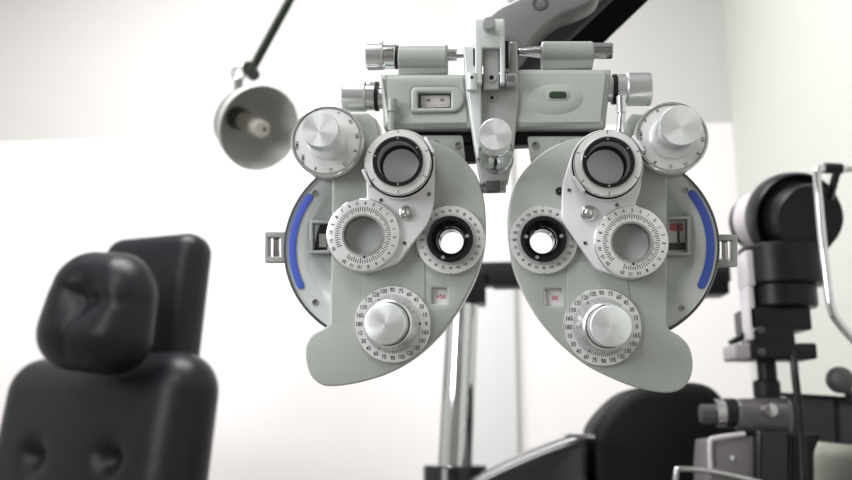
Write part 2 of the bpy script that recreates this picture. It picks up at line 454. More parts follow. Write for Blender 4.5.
    ticks(b, fo, u, v, n, R_ * .66, R_ * .76, math.radians(q['midrot']), math.radians(q['midrot'] - 330), 67, big=3, rb=R_ * .62, w=.0005)
    b.lathe([(.0009, 0), (0, .0003)], fo - v * R_ * .60 + u * R_*(.04), FWDN, INK, 10, False)
    b.build('prism_dial', br, label='silver numbered dial around the middle aperture')
    MB().lathe([(0, 0), (ri * 1.05, 0), (ri * 1.05, .001), (0, .001)], c + V((0, .005, 0)), FWDN, LENS2, 48, False).build('aperture_lens', br, label='dark grey lens in the middle aperture')
    # mounting slide plate with screws, above the housing
    b = MB().plate(roundpoly(PP(q['slide'], .010), .002), [], .010, .012, ENAMEL2, .0008)
    sl = b.build('slide_plate', ph)
    for s_ in q['sscrew']: screw(*s_, 3.8, .0038, sl)

LEFT = dict(L=True, disc=(377, 247), discr=94.6, blue=(.862, .938, 143, 206), dscrew=[(315, 193), (315, 302)], dwin=(311, 221, 332, 254), clip=(266, 232, 287, 263),
    outline=None, small=(450.5, 240, 34.5), whites=[(.75, .1), (-.3, -.8)], low=(393, 324, 38.5), lowcap=(384.5, 323.5, 20.5), up=(326.8, 140.3, 36), upcap=(320, 129, 18.3),
    marks=['-', '=', '6U', '10I', 'R', '.12', 'O', 'R', 'WMV', 'RMV', '', ''], rot=(8, 9),
    win=(432, 288, 447, 304), top=(400, 165, 35), mid=(363.5, 235.5, 36.8), midrot=205,
    brk=[(400, 131, 12), (380, 135, 8), (368, 150, 8), (367, 185), (368, 200), (332, 215), (328, 245), (345, 268), (372, 272), (399, 263), (412, 245), (428, 226, 8), (434, 208, 8), (435, 160, 8), (432, 148, 8), (420, 135, 8)],
    bscrew=[(429, 194), (381, 200), (404.5, 243)], bknob=(406, 213, 7.5), tabs=[28, 205],
    slide=[(400, 137), (463, 137), (466, 162), (440, 175), (400, 175)], sscrew=[(435, 144), (458, 145)])
lo = [(332, 165), (335, 118), (345, 113), (368, 113), (376, 119), (379, 137), (405, 137)]
arc = cat([(405, 137), (432, 140), (456, 152), (473, 170), (482, 190), (485.5, 214), (485, 242), (479, 268), (469, 291), (455, 315), (437, 338), (415, 358), (390, 373), (362, 382), (338, 386), (322, 385), (311, 376), (306, 361), (306, 346), (312, 335), (323, 329), (330, 323)], 5, False)
LEFT['outline'] = lo + list(arc)[1:] + [(331, 260)]
LEFT['panel'] = [(362, 262), (425, 262), (425, 344), (395, 350), (362, 345)]
RIGHT = dict(L=False, disc=(621, 245), discr=97, blue=(.862, .943, 35, -28), dscrew=[(686, 190), (682, 308)], dwin=(664, 217, 689, 256), clip=(713, 235, 736, 267),
    outline=None, small=(543, 240, 34.5), whites=[(.75, .1), (-.3, -.8), (-.75, .1)], low=(602, 327, 39), lowcap=(611, 326, 20.5), up=(672, 137, 36.5), upcap=(681, 125, 21),
    marks=['', '', '', '10I', 'R', '.12', 'O', 'R', 'RMV', 'WMV', 'P', 'A'], rot=(8, 9),
    win=(545, 289, 562, 306), top=(606, 166, 36), mid=(630.5, 242.5, 37), midrot=222,
    brk=[(606, 132, 12), (584, 137, 8), (572, 152, 8), (562, 185), (561, 222, 8), (580, 248), (596, 270), (625, 278), (655, 245), (634, 205), (640, 190), (641, 160, 8), (638, 148, 8), (626, 136, 8)],
    bscrew=[(569, 190), (617, 205), (585, 243)], bknob=(588, 213, 8), tabs=[215, 32],
    slide=[(527, 138), (610, 138), (610, 175), (560, 175), (531, 163)], sscrew=[(535, 145), (562, 145)])
ro = [(667, 165), (663, 128), (655, 116), (632, 113), (625, 122), (622, 137), (605, 137)]
arc = cat([(605, 137), (572, 139), (546, 150), (526, 168), (514, 188), (508, 212), (509, 240), (514, 268), (527, 298), (543, 323), (565, 347), (590, 367), (620, 382), (645, 390), (667, 393), (682, 389), (691, 377), (693, 361), (689, 346), (680, 336), (670, 330), (667, 324)], 5, False)
RIGHT['outline'] = ro + list(arc)[1:] + [(667, 260)]
RIGHT['panel'] = [(567, 262), (625, 262), (630, 300), (600, 350), (567, 343)]
for q in (LEFT, RIGHT):
    q['panelholes'] = []
    side(q)
screw(559.5, 191, 4, -.0003, ph, m=INK)

# ---- bridge housings
def shape_bridge(L):
    if L:
        out = [(380, 73, 2), (468, 73), (474, 128.5), (383, 128.5, 3)]
    else:
        out = [(510, 68), (612, 68, 2), (606, 128, 3), (510, 128.5)]
    b = MB()
    holes = []
    if L: holes = [roundpoly(PP([(414, 90), (456, 90), (456, 110), (414, 110)], .0), .002, 3)]
    b.plate(roundpoly(PP(out, .0), .0008), holes, .017, .034, ENAMEL, .0045)
    return b.build('bridge_housing', ph, ang=50, label='pale green %s half of the bridge' % ('left' if L else 'right'))
bl = shape_bridge(True); brr = shape_bridge(False)
# scale recess in the left bridge
b = MB()
b.plate(roundpoly(PP([(411, 87, 6), (459, 87, 8), (466, 99, 8), (459, 112, 8), (411, 113, 4)], -.001), .004, 8), [roundpoly(PP([(418, 93), (451, 93), (451, 108), (418, 108)], -.001), .0006, 2)], 0.0, .0040, ENAMEL, .0016)
b.build('window_frame', bl)
b = MB(); p0 = P(416, 91, .006); p1 = P(454, 110, .006); mc = (p0 + p1) / 2
b.box(mc, (abs(p0.x-p1.x), .001, abs(p0.z-p1.z)), ENAMEL2)
p0 = P(421, 96, .004); p1 = P(450, 107, .004); mc = (p0 + p1) / 2
b.box(mc, (abs(p0.x-p1.x), .001, abs(p0.z-p1.z)), WHITEP)
u, v, n = basis(FWDN)
for k in range(11):
    x = p0.x + (p1.x - p0.x) * (k + .5) / 11
    b.box((x, mc.y - .0006, p1.z + .0012), (.0002, .0002, .0015 if k % 5 else .0024), INK)
for k, t in enumerate(('60', '65')):
    b.text(t, .0028, V((mc.x + (-.005 if k == 0 else .005), mc.y - .0007, mc.z + .0008)), u, v, INK)
b.build('scale_strip', bl, label='white scale strip in the bridge window')
# bump with spirit level on right bridge
b = MB()
cxy = P(553, 100, 0)
me_pts = []
k = b.mi(ENAMEL); N, K = 40, 10
rings = []
for j in range(K + 1):
    t = j / K
    ring = []
    for i in range(N):
        a_ = 2*PI*i/N
        ex = rad(553, 100, 34) * (1 - .0) ; ez = rad(553, 100, 19)
        x = math.cos(a_) * ex * (1 - t * .62); z = math.sin(a_) * ez * (1 - t * .70)
        if math.cos(a_) < 0: x *= .92
        ring.append(b.bm.verts.new(cxy + V((x + t * .003, -.0026 * math.sin(t * PI / 2) + .001, z + t * .001))))
    rings.append(ring)
for A, B in zip(rings, rings[1:]):
    for i in range(N): b.bm.faces.new((A[i], A[(i+1) % N], B[(i+1) % N], B[i])).material_index = k
b.bm.faces.new(rings[-1]).material_index = k
b.build('level_mount', brr, ang=60)
b = MB().plate(roundpoly(PP([(546.5, 89, 5), (569.5, 89, 5), (569.5, 100, 5), (546.5, 100, 5)], -.0025), .002, 6), [], -.0014, .0014, ENAMEL, .0006); b.build('level_rim', brr)
b = MB().plate(roundpoly(PP([(549, 91, 4), (567, 91, 4), (567, 98, 4), (549, 98, 4)], -.0035), .002, 6), [], -.0021, .0012, GSLOT, .0005)
b.build('spirit_level', brr, label='small dark green spirit level slot')
# rail behind/below bridge
b = MB()
for xa, xb in ((505, 600), (392, 478)):
    p0 = P(xa, 127, .010); p1 = P(xb, 142, .010)
    b.box((p0 + p1) / 2 + V((0, .010, 0)), (abs(p0.x - p1.x), .016, abs(p0.z - p1.z)), BLK, bev=.001)
p0 = P(464, 135, .02); p1 = P(476, 162, .02)
b.box((p0 + p1) / 2 + V((0, .004, 0)), (abs(p0.x - p1.x), .012, abs(p0.z - p1.z)), DARK, bev=.001)
b.build('slide_rail', ph, label='black slide rail under the bridge')

def hcyl(b, x0, x1, yc, r, d, m, seg=40, r1=None, knurl=False):
    p0, p1 = P(x0, yc, d), P(x1, yc, d); R_ = rad((x0+x1)/2, yc, r, d)
    b.cyl(p0, p1, R_, m, seg, None if r1 is None else rad(x1, yc, r1, d))
    if knurl:
        for i in range(40):
            a_ = 2*PI*i/40
            b.box((p0 + p1) / 2 + V((0, math.cos(a_) * R_, math.sin(a_) * R_)), ((p1 - p0).length * .9, .0006, .0008), m, Matrix.Rotation(a_, 3, 'X'))
# side adjustment knobs of the bridge
b = MB(); d = .014
hcyl(b, 343.5, 367, 96.5, 15.5, d, ALU2); hcyl(b, 367, 376, 96.5, 14, d, RIM); hcyl(b, 375.5, 379, 96.5, 14.5, d, BLK); hcyl(b, 378, 386, 98, 11, d, ALU2)
c = P(361.5, 91, d); b.lathe([(.0013, 0), (0, .0003)], c + V((0, -rad(360, 96, 15.5, d) + .0012, 0)), FWDN, INK, 12, False)
b.build('centring_knob', bl, label='satin silver left side knob')
b = MB()
hcyl(b, 625.5, 651, 89.5, 16.5, d, ALU2); hcyl(b, 616, 626, 89.5, 15, d, ALU2); hcyl(b, 612, 616.5, 89.5, 15, d, BLK); hcyl(b, 603, 613, 90, 12, d, ALU2)
c = P(631, 81, d); b.lathe([(.0013, 0), (0, .0003)], c + V((0, -rad(630, 89, 13.5, d) + .0012, 0)), FWDN, INK, 12, False)
b.build('centring_knob', brr, label='satin silver right side knob')
# lever pins
b = MB(); dd = -.005
b.cyl(P(392.5, 99, dd), P(392, 112, dd), rad(390, 100, 4.8, dd), ENAMEL2); b.cyl(P(392, 111, dd), P(391, 130, dd + .004), rad(390, 100, 3.2, dd), ENAMEL)
b.build('lever_pin', ph, label='short pale green vertical pin on the left')
b = MB(); dd = -.009
b.cyl(P(621, 96, dd), P(621.5, 113, dd), rad(620, 100, 4.6, dd), CHROME); b.cyl(P(621.5, 113, dd), P(620, 131, dd), rad(620, 100, 3.7, dd), CHROME)
b.lathe([(0, -.002), (rad(620, 100, 4.4, dd), -.001), (rad(620, 100, 4.4, dd), .001), (0, .002)], P(620, 131, dd), P(620, 131, dd) - P(621, 113, dd), CHROME, 24, False)
b.build('lever_pin', ph, label='chrome vertical pin on the right')
# top tubes
d = .016
b = MB()
hcyl(b, 398.5, 447.5, 57.5, 12.8, d, ENAMEL)
p0 = P(399, 58, d + .004); p1 = P(448, 76, d + .004)
b.box((p0 + p1) / 2, (abs(p0.x-p1.x), .015, abs(p0.z - p1.z)), ENAMEL, bev=.001)
tb = b.build('tilt_barrel', ph, label='pale green left barrel on top of the bridge')
b = MB(); hcyl(b, 367, 384, 56, 13.5, d, ALU2, knurl=True); b.build('tilt_knob', tb, label='knurled silver knob')
b = MB(); hcyl(b, 384, 396, 56.5, 12.8, d, CHROME); hcyl(b, 395.5, 399, 57, 12, d, BLK); b.build('chrome_collar', tb)
b = MB(); hcyl(b, 447, 457, 55, 5.8, d, CHROME); hcyl(b, 456, 466, 56, 2, d, CHROMED)
b.build('chrome_shaft', tb)
b = MB()
hcyl(b, 541, 593, 54, 12.2, d, ENAMEL2)
p0 = P(541, 54, d + .003); p1 = P(591.5, 72, d + .003)
b.box((p0 + p1) / 2, (abs(p0.x-p1.x), .019, abs(p0.z - p1.z)), ENAMEL2, bev=.001)
tb = b.build('tilt_barrel', ph, label='grey green right barrel on top of the bridge')
b = MB(); hcyl(b, 592, 612.5, 51, 8, d, CHROMED); b.build('end_knob', tb); b = MB(); hcyl(b, 519, 541, 52, 3.4, d, CHROMED, r1=6); hcyl(b, 515, 520, 52, 2, d, BLK)
b.build('chrome_shaft', tb)

# ---- centre hanger
dh = .002
b = MB()
b.plate(roundpoly(PP([(463, 48, 3), (474, 46, 2), (480, 75), (508, 75), (510, 43, 2), (517, 43, 2), (519, 100), (514, 150), (508, 182), (481, 186), (474, 150), (466, 95)], dh), .0012), [], dh + .006, .020, HANG2, .0016)
hg = b.build('hanger_bracket', ph, ang=50, label='tapered grey centre bracket')
b = MB().plate(roundpoly(PP([(463, 46), (480, 46), (481, 80), (482, 150), (477, 160), (471, 120)], dh - .008), .001), [], dh - .006, .006, HANG, .0014)
b.build('side_strip', hg, label='pale left edge strip')
b = MB().plate(roundpoly(PP([(475, 19), (504.5, 19), (505, 84), (500, 84), (500, 48), (482, 48), (482, 84), (475, 84)], dh - .013), .0007), [], dh - .010, .008, HANG, .0010)
b.build('clevis_plate', hg, label='white forked plate')
b = MB().plate(roundpoly(PP([(483.2, 47), (499, 47), (499, 90), (483.2, 90)], dh - .009), .0007), [], dh - .006, .008, HANG2, .0010)
b.build('centre_block', hg, label='grey block between the fork')
b = MB(); c = P(489, 28, dh - .014); r_ = rad(489, 28, 6.5, dh - .014)
b.lathe([(r_*.75, 0), (r_ * .75, .003), (r_, .003), (r_, .010), (r_ * .9, .011), (r_ * .7, .0112), (0, .0108)], c, FWDN, HANG2, 32, False)
b.build('clamp_bolt', hg, label='grey round bolt head')
screw(491.5, 78, 4.2, dh - .0105, hg, m=CHROME); screw(492, 98, 3.6, dh - .0045, hg)
b = MB()
b.cyl(P(472, 74, dh - .012), P(472, 91, dh - .012), rad(472, 82, 5.5, dh), HANG)
c = P(472, 79, dh - .012); b.lathe([(.0012, 0), (0, .0002)], c + V((0, -rad(472, 82, 5.5, dh), 0)), FWDN, INK, 12, False)
b.build('pivot_boss', hg, label='pale boss with a small hole')
b = MB(); hcyl(b, 506, 516, 80, 7.5, dh - .010, CHROMED); b.build('pivot_pin', hg, label='chrome pin at the fork')
b = MB(); p = P(507, 55, dh - .008); b.box(p, (rad(0, 0, 3, 0), .004, .020), BLK, bev=.0005); b.build('fork_gap_shim', hg); b = MB(); p = P(474, 57, dh - .0108); b.box(p, (rad(0, 0, 1.5, 0), .004, .012), BLK, bev=.0004)
b.build('fork_gap_shim', hg, label='black shim beside the fork')
b = MB(); p = P(493, 184, .008); b.box(p, (rad(493, 184, 13, 0) * 2, .012, .012), HANG2, bev=.001); p = P(493, 187, .0); b.box(p, (rad(493, 184, 7, 0) * 2, .008, .008), DARK, bev=.0005)
b.build('bracket_foot', hg)
# levelling knob
c = P(496, 160, .004); cc = P(495, 134, -.068); ax = cc - c; L_ = ax.length
r0 = rad(496, 160, 18, 0); rc = rad(495, 134, 16.2, -.068)
b = MB().lathe([(r0, -.006), (r0, .002), (r0 * .95, .005), (r0 * .8, .007), (r0 * .8, .016), (r0 * .92, .018), (r0 * .92, .026), (r0 * .6, .032), (r0 * .5, .040), (r0 * .75, .046), (rc * .95, .050), (rc * .95, L_ - .014)], c, ax, CHROME, 56, False)
b.build('levelling_shaft', hg, label='stepped chrome shaft of the centre knob')
b = MB().lathe([(0, L_ - .016), (rc * 1.02, L_ - .016), (rc * 1.02, L_ - .002), (rc, L_ - .0004), (rc * .97, L_), (0, L_)], c, ax, ALU, 64, False)
b.build('levelling_knob', hg, label='bright flat-capped centre knob')

# ================================================================= room
WALLL = mat('white_paint_lit', (.90, .86, .86), .6, var=.01, scale=3)
WALLU = mat('white_paint_dim', (.58, .565, .55), .7, var=.015, scale=2)
WALLR = mat('greenish_white_paint', (.60, .62, .575), .7, var=.015, scale=2)
TRIMM = mat('pale_pilaster_paint', (.74, .745, .745), .6, var=.01)
CEIL = mat('ceiling_paint', (.8, .8, .8), .8, var=.01)
FLOORM = mat('grey_vinyl', (.20, .19, .18), .5, var=.08, scale=12)
YB = 2.7
x0, x1 = -2.3, W(738, 200, YB).x
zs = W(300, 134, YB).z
def slab(name, lo_, hi, m, **k):
    b = MB(); c = (V(lo_) + V(hi)) / 2; s_ = V(hi) - V(lo_); b.box(c, s_, m); return b.build(name, **k)
b = MB(); b.box(((x0+x1)/2, YB + .05, zs/2), (x1-x0, .1, zs), WALLL); b.box(((x0+x1)/2, YB + .05, (zs+2.9)/2), (x1-x0, .1, 2.9 - zs), WALLU)  # light cut-off put into the colour: lit tone below, dim tone above
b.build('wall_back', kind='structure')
slab('wall_right', (x1, -2.2, 0), (x1 + .1, YB + .1, 2.9), WALLR, kind='structure')
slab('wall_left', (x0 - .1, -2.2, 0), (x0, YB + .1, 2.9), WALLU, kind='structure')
slab('wall_front', (x0 - .1, -2.3, 0), (x1 + .1, -2.2, 2.9), mat('grey_beige_paint', (.30, .29, .28), .7, var=.02), kind='structure')
slab('floor', (x0 - .1, -2.2, -.1), (x1 + .1, YB + .1, 0), FLOORM, kind='structure')
slab('ceiling', (x0 - .1, -2.2, 2.9), (x1 + .1, YB + .1, 3.0), CEIL, kind='structure')
ta, tb_ = W(459, 20, YB - .04).x, W(517, 400, YB - .04).x
b = MB().box(((ta+tb_)/2, YB - .02, 1.45), (tb_-ta, .04, 2.9), TRIMM, bev=.003); b.build('trim_1', kind='structure')

# ================================================================= support arm
ARMG = mat('grey_arm_casting', (.155, .158, .155), .42, .1)
ARMD = mat('charcoal_beam', (.065, .065, .072), .85, spec=.05)
def wplate(b, pts, Y, th, m, bev=.001, holes=(), rnd=.003):
    o_ = [((W(p[0], p[1], Y).x, W(p[0], p[1], Y).z) + ((wr(p[2], Y),) if len(p) > 2 else ())) for p in pts]
    return b.plate(roundpoly(o_, rnd) if rnd else o_, holes, Y + th / 2, th, m, bev)
arm = empty('support_arm', W(540, 60, .72), label='thick charcoal and grey overhead arm rising diagonally behind the phoropter', category='arm')
def addpart(b, name, root, **k):
    """shift world-built mesh into the root's frame"""
    for v_ in b.bm.verts: v_.co -= root.location
    return b.build(name, root, **k)
b = MB(); wplate(b, [(500, 72), (533, 72), (740, -125), (700, -125)], .752, .118, mat('black_underside_shade', (.006, .006, .007), .95, spec=.0), .003)  # shade under the beam put into the colour of its rear piece
addpart(b, 'shaded_underside', arm, label='rear of the beam, coloured black for its shaded underside')
b = MB(); wplate(b, [(500, 72), (533, 72), (740, -125), (700, -125)], .738, .014, ARMD, .003)
addpart(b, 'beam', arm, label='charcoal rectangular beam')
b = MB(); p = W(0, 0, 1)
hc = W(540, 1, .70)
out = cat([(484, 24), (497, 9), (515, 0), (540, -12), (575, -25), (600, -20), (598, -4), (578, 8), (560, 15), (545, 26), (531, 41), (520, 55), (495, 60), (484, 50)], 5)
wplate(b, out, .70, .03, ARMG, .003, rnd=0)
cs = addpart(b, 'casting', arm, label='smooth grey cast end of the arm')
b = MB().lathe([(0, -.004), (.0068, -.004), (.0068, .0005), (.005, .0005), (.0045, -.0005), (0, -.0005)], W(540, 3, .6995), V((0, -1, 0)), DARK, 32, False)
for v_ in b.bm.verts: v_.co -= arm.location
b.build('casting_bolt', cs)
b = MB(); b.cyl(W(492, 50, .70) , W(492, 50, .69) + V((0, 0, -.0)), .016, ARMG)
b.box(W(720, -108, .80) + V((.06, 0, .03)), (.30, .12, .07), ARMD, bev=.01)
b.box(V((W(790, -108, .80).x, .80, (2.9 + W(720, -108, .8).z) / 2 + .02)), (.07, .07, 2.9 - W(720, -108, .8).z - .04), ARMD, bev=.006)
addpart(b, 'ceiling_post', arm)

# ================================================================= lamp
YL = 1.5
lamp = empty('examination_lamp', W(239, 73, YL), label='grey bell-shaped lamp on a thin dark jointed arm above the black chair', category='lamp')
REF = mat('pale_reflector_paint', (.52, .51, .49), .5); SHO = mat('grey_shade_metal', (.17, .17, .165), .45, .1); BULB = mat('cream_bulb_tube', (.50, .47, .43), .35); ARMK = mat('dark_green_black_arm', (.012, .018, .013), .45, spec=.15)
o = W(260, 128.5, YL - .05); ax = V((.64, -.62, -.46)).normalized()
R_ = wr(46.5, YL - .05)
b = MB()
prof = [(R_ * .30, -.105), (R_ * .36, -.108), (R_ * .62, -.090), (R_ * .86, -.05), (R_ * .97, -.015), (R_, 0), (R_ * .985, .001), (R_ * .955, -.015), (R_ * .84, -.05), (R_ * .60, -.086), (R_ * .28, -.10)]
b.lathe(prof, o, ax, SHO, 64, True, {4: REF, 5: REF, 6: REF, 7: REF, 8: REF, 9: REF})
addpart(b, 'lamp_shade', lamp, ang=60, label='open grey metal shade')
b = MB().cyl(o - ax * .104, o - ax * .07, wr(11, YL), DARK); b.cyl(o - ax * .07, o + ax * .008, wr(9.5, YL), BULB)
for dx in (-1, 1): b.lathe([(.004, 0), (.003, .001), (0, .001)], o + ax * .008 + V((dx * .006, 0, 0)), ax, DARK, 12, False)
addpart(b, 'bulb', lamp, label='cream tubular bulb')
b = MB()
j = W(239, 73, YL); e = W(251, 71, YL + .01); t = W(293, -6, YL + .03); t2 = t + (t - e) * 1.2
tor = []
b.tube([j + V((math.cos(a_) * .013, 0, math.sin(a_) * .015)) for a_ in [2*PI*i/20 for i in range(21)]], .0035, CHROMED, 10)
b.cyl(j + V((.0, 0, -.012)), o - ax * .10, .008, SHO)
b.cyl(e + V((0, -.02, 0)), e + V((0, .02, 0)), .013, ARMK); b.cyl(j + V((.01, .0, 0)), e, .006, ARMK)
addpart(b, 'swivel_joint', lamp, label='ring-shaped swivel joint')
b = MB().cyl(e, t2, wr(5, YL), ARMK); b.cyl(t2 + V((0, -.02, 0)), t2 + V((0, .02, 0)), .02, ARMK); b.cyl(t2, V((t2.x - .1, t2.y + .05, 2.9)), wr(4.2, YL), ARMK); b.cyl(V((t2.x - .1, t2.y + .05, 2.86)), V((t2.x - .1, t2.y + .05, 2.9)), .05, ARMK)
addpart(b, 'lamp_arm', lamp, label='thin dark round lamp arm')

# ================================================================= chair
LEA = mat('black_leather', (.010, .010, .013),   .38, coat=.0, bump=.25, bscale=350, bdist=.0004, spec=.2)
def cushion(b, M4, w, h, t, r, m, N=26, tuft=(), puff=.0, taper=0.):
    """rounded, puffed cushion centred at the origin of M4: x=width, z=height, y=thickness (front -y)"""
    tb2 = bmesh.new(); bmesh.ops.create_cube(tb2, size=2)
    bmesh.ops.subdivide_edges(tb2, edges=list(tb2.edges), cuts=N, use_grid_fill=True)
    hx, hy, hz = w/2, t/2, h/2
    for v_ in tb2.verts:
        c = v_.co.copy()
        rr = V((min(r, hx), min(r, hy), min(r, hz)))
        p = V((c.x * hx, c.y * hy, c.z * hz))
        q = V([max(-(H - r1), min(H - r1, x)) for x, H, r1 in zip(p, (hx, hy, hz), (r, min(r, hy*.98), r))])
        d = p - q
        if d.length > 1e-9:
            dn = V((d.x / r, d.y / min(r, hy*.98), d.z / r)); mxx = max(abs(dn.x), abs(dn.y), abs(dn.z))
            dn = dn.normalized() * mxx
            p = q + V((dn.x * r, dn.y * min(r, hy*.98), dn.z * r))
        e = (1 - min(1, abs(p.x / hx)) ** 2) * (1 - min(1, abs(p.z / hz)) ** 2)
        if p.y < 0:
            p.y -= puff * e
            for tx, tz, dp, sg in tuft:
                q2 = (p.x - tx) ** 2 + (p.z - tz) ** 2
                p.y += dp * math.exp(-q2 / (sg * sg)) 
                for an in (0, 2.9, 4.5):
                    tt = (p.x - tx) * math.cos(an) + (p.z - tz) * math.sin(an); pe = -(p.x - tx) * math.sin(an) + (p.z - tz) * math.cos(an)
                    if tt > 0: p.y += .25 * dp * math.exp(-pe * pe / (sg * sg * .05)) * math.exp(-tt / (sg * 1.4)) * min(1, tt / .01)
                # * math.exp(-q2 / (sg * sg * 7)) * (.5 + .5 * math.cos(3 * math.atan2(p.z - tz, p.x - tx) + 1)) ** 3
        p.x *= 1 - taper * (p.z / hz)
        v_.co = p
    me = bpy.data.meshes.new('c'); tb2.to_mesh(me); tb2.free(); b.mesh(me, M4, m)
def T(loc, rx_=0, ry_=0, rz_=0):
    return Matrix.Translation(V(loc)) @ Matrix.Rotation(rz_, 4, 'Z') @ Matrix.Rotation(rx_, 4, 'X') @ Matrix.Rotation(ry_, 4, 'Y')
YC = 1.75
a_ch = math.radians(-30)
top = W(110, 480, YC)
chair = empty('examination_chair', (top.x, YC, 0), label='black leather examination chair with tufted backrest and puffed headrest', category='chair')
def CW(px, py, Y): return W(px, py, Y) - chair.location
b = MB()
c = CW(97, 353, YC + .03); hB = .72; zt = c.z
cushion(b, T((c.x + .0, .05, zt - hB/2), math.radians(-6), 0, math.radians(-24)), .58, hB, .15, .085, LEA, tuft=[(-.10, .135, .03, .030), (.122, .135, .03, .030), (-.115, -.06, .03, .030), (.09, -.06, .03, .030)], puff=.02, N=60)
bk = b.build('backrest', chair, ang=60)
b = MB(); c = CW(152, 299, YC + .09)
cushion(b, T((c.x, c.y, c.z - .02), math.radians(-6), 0, math.radians(-17)), .262, .33, .10, .045, LEA, N=18)
b.build('headrest_support', chair, ang=60, label='upright padded slab behind the headrest pillow')
b = MB(); c = CW(101, 312, YC - .10)
cushion(b, T(c, math.radians(-5), math.radians(7), math.radians(-16)), .245, .245, .13, .085, LEA, N=50, tuft=[(.012, .015, .032, .05)], puff=.022, taper=.14)
pw = b.build('headrest_pillow', chair, ang=60, label='tufted round-cornered headrest pillow')
b = MB(); cushion(b, T((.02, -.20, .50), 0, 0, math.radians(-24)), .52, .14, .55, .05, LEA); b.build('seat', chair, ang=60)
b = MB().cyl((0, -.05, .0), (0, -.05, .03), .28, BLK); b.cyl((0, -.05, .02), (0, -.05, .44), .07, CHROME); b.build('pedestal', chair)

# ================================================================= column
Yc = 1.5
col = empty('instrument_column', (W(456, 460, Yc).x, Yc, 0), label='chrome column standing in a black collar behind the phoropter, with a black crossbar', category='column')
def cw(px, py, Y): return W(px, py, Y) - col.location
top_ = cw(463, 292, Yc); bot = cw(455, 470, Yc)
b = MB(); b.cyl(bot + (bot - top_) * .1, top_ + (top_ - bot) * .1, wr(17.8, Yc), CHROME, 48, r1=wr(16, Yc)); b.build('chrome_pole', col)
b = MB(); p = bot + V((0, 0, .004)); b.lathe([(0, -.20), (wr(30, Yc), -.20), (wr(31, Yc), 0), (wr(30, Yc), .004), (wr(17, Yc), .004)], p, V((0, 0, 1)), BLKG, 48, False)
b.lathe([(0, 0), (.05, 0), (.05, p.z - .1), (0, p.z - .1)], V((p.x, p.y, 0)), V((0, 0, 1)), BLK, 32, False); b.lathe([(0, 0), (.24, 0), (.24, .03), (0, .04)], V((p.x, p.y, 0)), V((0, 0, 1)), BLK, 48, False)
b.build('collar', col, label='black collar')
b = MB()
pa, pb = cw(441, 262, Yc), cw(728, 281, Yc)
b.box(((pa.x + pb.x) / 2, Yc - Yc, (cw(580, 262, Yc).z + cw(580, 286, Yc).z) / 2), (pb.x - pa.x, .045, wr(23, Yc)), BLK, bev=.003)
pc = cw(463, 290, Yc); b.box((pc.x, 0, pc.z), (wr(46, Yc), .07, wr(30, Yc)), BLK, bev=.003)
pc = cw(510, 288, Yc); b.box((pc.x, 0.0, pc.z + .004), (wr(34, Yc), .035, wr(5, Yc)), DARK, bev=.001)
b.build('crossbar', col, label='black horizontal crossbar')
b = MB(); pc = cw(708, 284, Yc - .02); b.box(pc, (wr(32, Yc), .06, wr(24, Yc)), BLK, bev=.004)
b.build('end_block', col, label='black block at the right end of the crossbar')

# ================================================================= lower table arm + dark hood
LIL = mat('glossy_dark_laminate', (.012, .011, .013), .2, .0, coat=.5)
b = MB()
wplate(b, cat([(436, 520), (462, 486), (490, 470), (520, 456), (552, 443), (578, 435), (589, 438), (589, 470), (589, 520), (520, 530)], 4, False), 1.40, .10, LIL, .016, rnd=0)
for v_ in b.bm.verts: v_.co -= col.location
b.build('tray_arm', col, ang=60, label='glossy dark curved arm sloping up to the black hood')
b = MB(); p = W(579, 436, 1.35); b.box(p - col.location, (wr(28, 1.34), .05, wr(4, 1.34)), CHROMED, Matrix.Rotation(math.radians(3), 3, 'Y'), .002)
b.build('small_ledge', col, label='thin pale metal ledge')
HOOD = mat('black_vinyl', (.005, .0055, .005), .55, spec=.15, bump=.2, bscale=60, bdist=.002)
b = MB()
ou = [(590, 510), (591, 455), (593, 432), (603, 415), (622, 396), (640, 387), (668, 383), (695, 382), (712, 386), (724, 396), (732, 408), (741, 425), (745, 450), (745, 500)]
wplate(b, cat([(p[0], p[1]) for p in ou], 4, False), 1.42, .18, HOOD, .022, rnd=0)
b.box(V((W(665, 490, 1.5).x, 1.52, (W(665, 497, 1.5).z) / 2)), (.22, .19, W(665, 497, 1.5).z), HOOD, bev=.01)
b.build('instrument_hood', ang=60, label='bulky matt black rounded hood below the right lens housing', category='hood')

# ================================================================= keratometer on the right
YK = 1.3
GREYL = mat('lilac_white_enamel', (.50, .46, .49), .4, coat=.1); DG = mat('dark_grey_enamel', (.06, .057, .06), .4, spec=.3); BRN = mat('grey_taupe_enamel', (.16, .145, .15), .4, spec=.3)
ker = empty('keratometer', W(768, 400, YK), label='black drum-headed eye instrument on a short pole at the right', category='eye instrument')
MK = mat('black_satin_plastic', (.011, .011, .012), .35, spec=.2)
f0 = W(790, 217, YK); f1 = W(811, 219, YK - .058); ax = f1 - f0; L_ = ax.length
r_ = wr(44.5, YK)
b = MB().lathe([(0, -.02), (r_ * .8, -.02), (r_ * .97, -.012), (r_, 0), (r_, .02), (r_ * .97, .027), (r_ * .90, .024), (r_ * .82, .012), (r_*.76, .012), (r_*.75, L_ - .008), (r_*.72, L_), (0, L_ - .002)], f0, ax, MK, 64, False)
addpart(b, 'drum', ker, label='wide black drum')
b = MB(); g0 = f0 - ax.normalized() * .02; g1 = W(750, 224, YK + .09)
rb = wr(32, YK)
b.lathe([(rb * .9, 0), (rb, .01), (rb, (g1 - g0).length - .02), (rb * .85, (g1-g0).length), (0, (g1-g0).length + .004)], g0, g1 - g0, GREYL, 48, False, {2: MK})
addpart(b, 'rear_casing', ker, label='lilac white casing behind the drum')
b = MB()
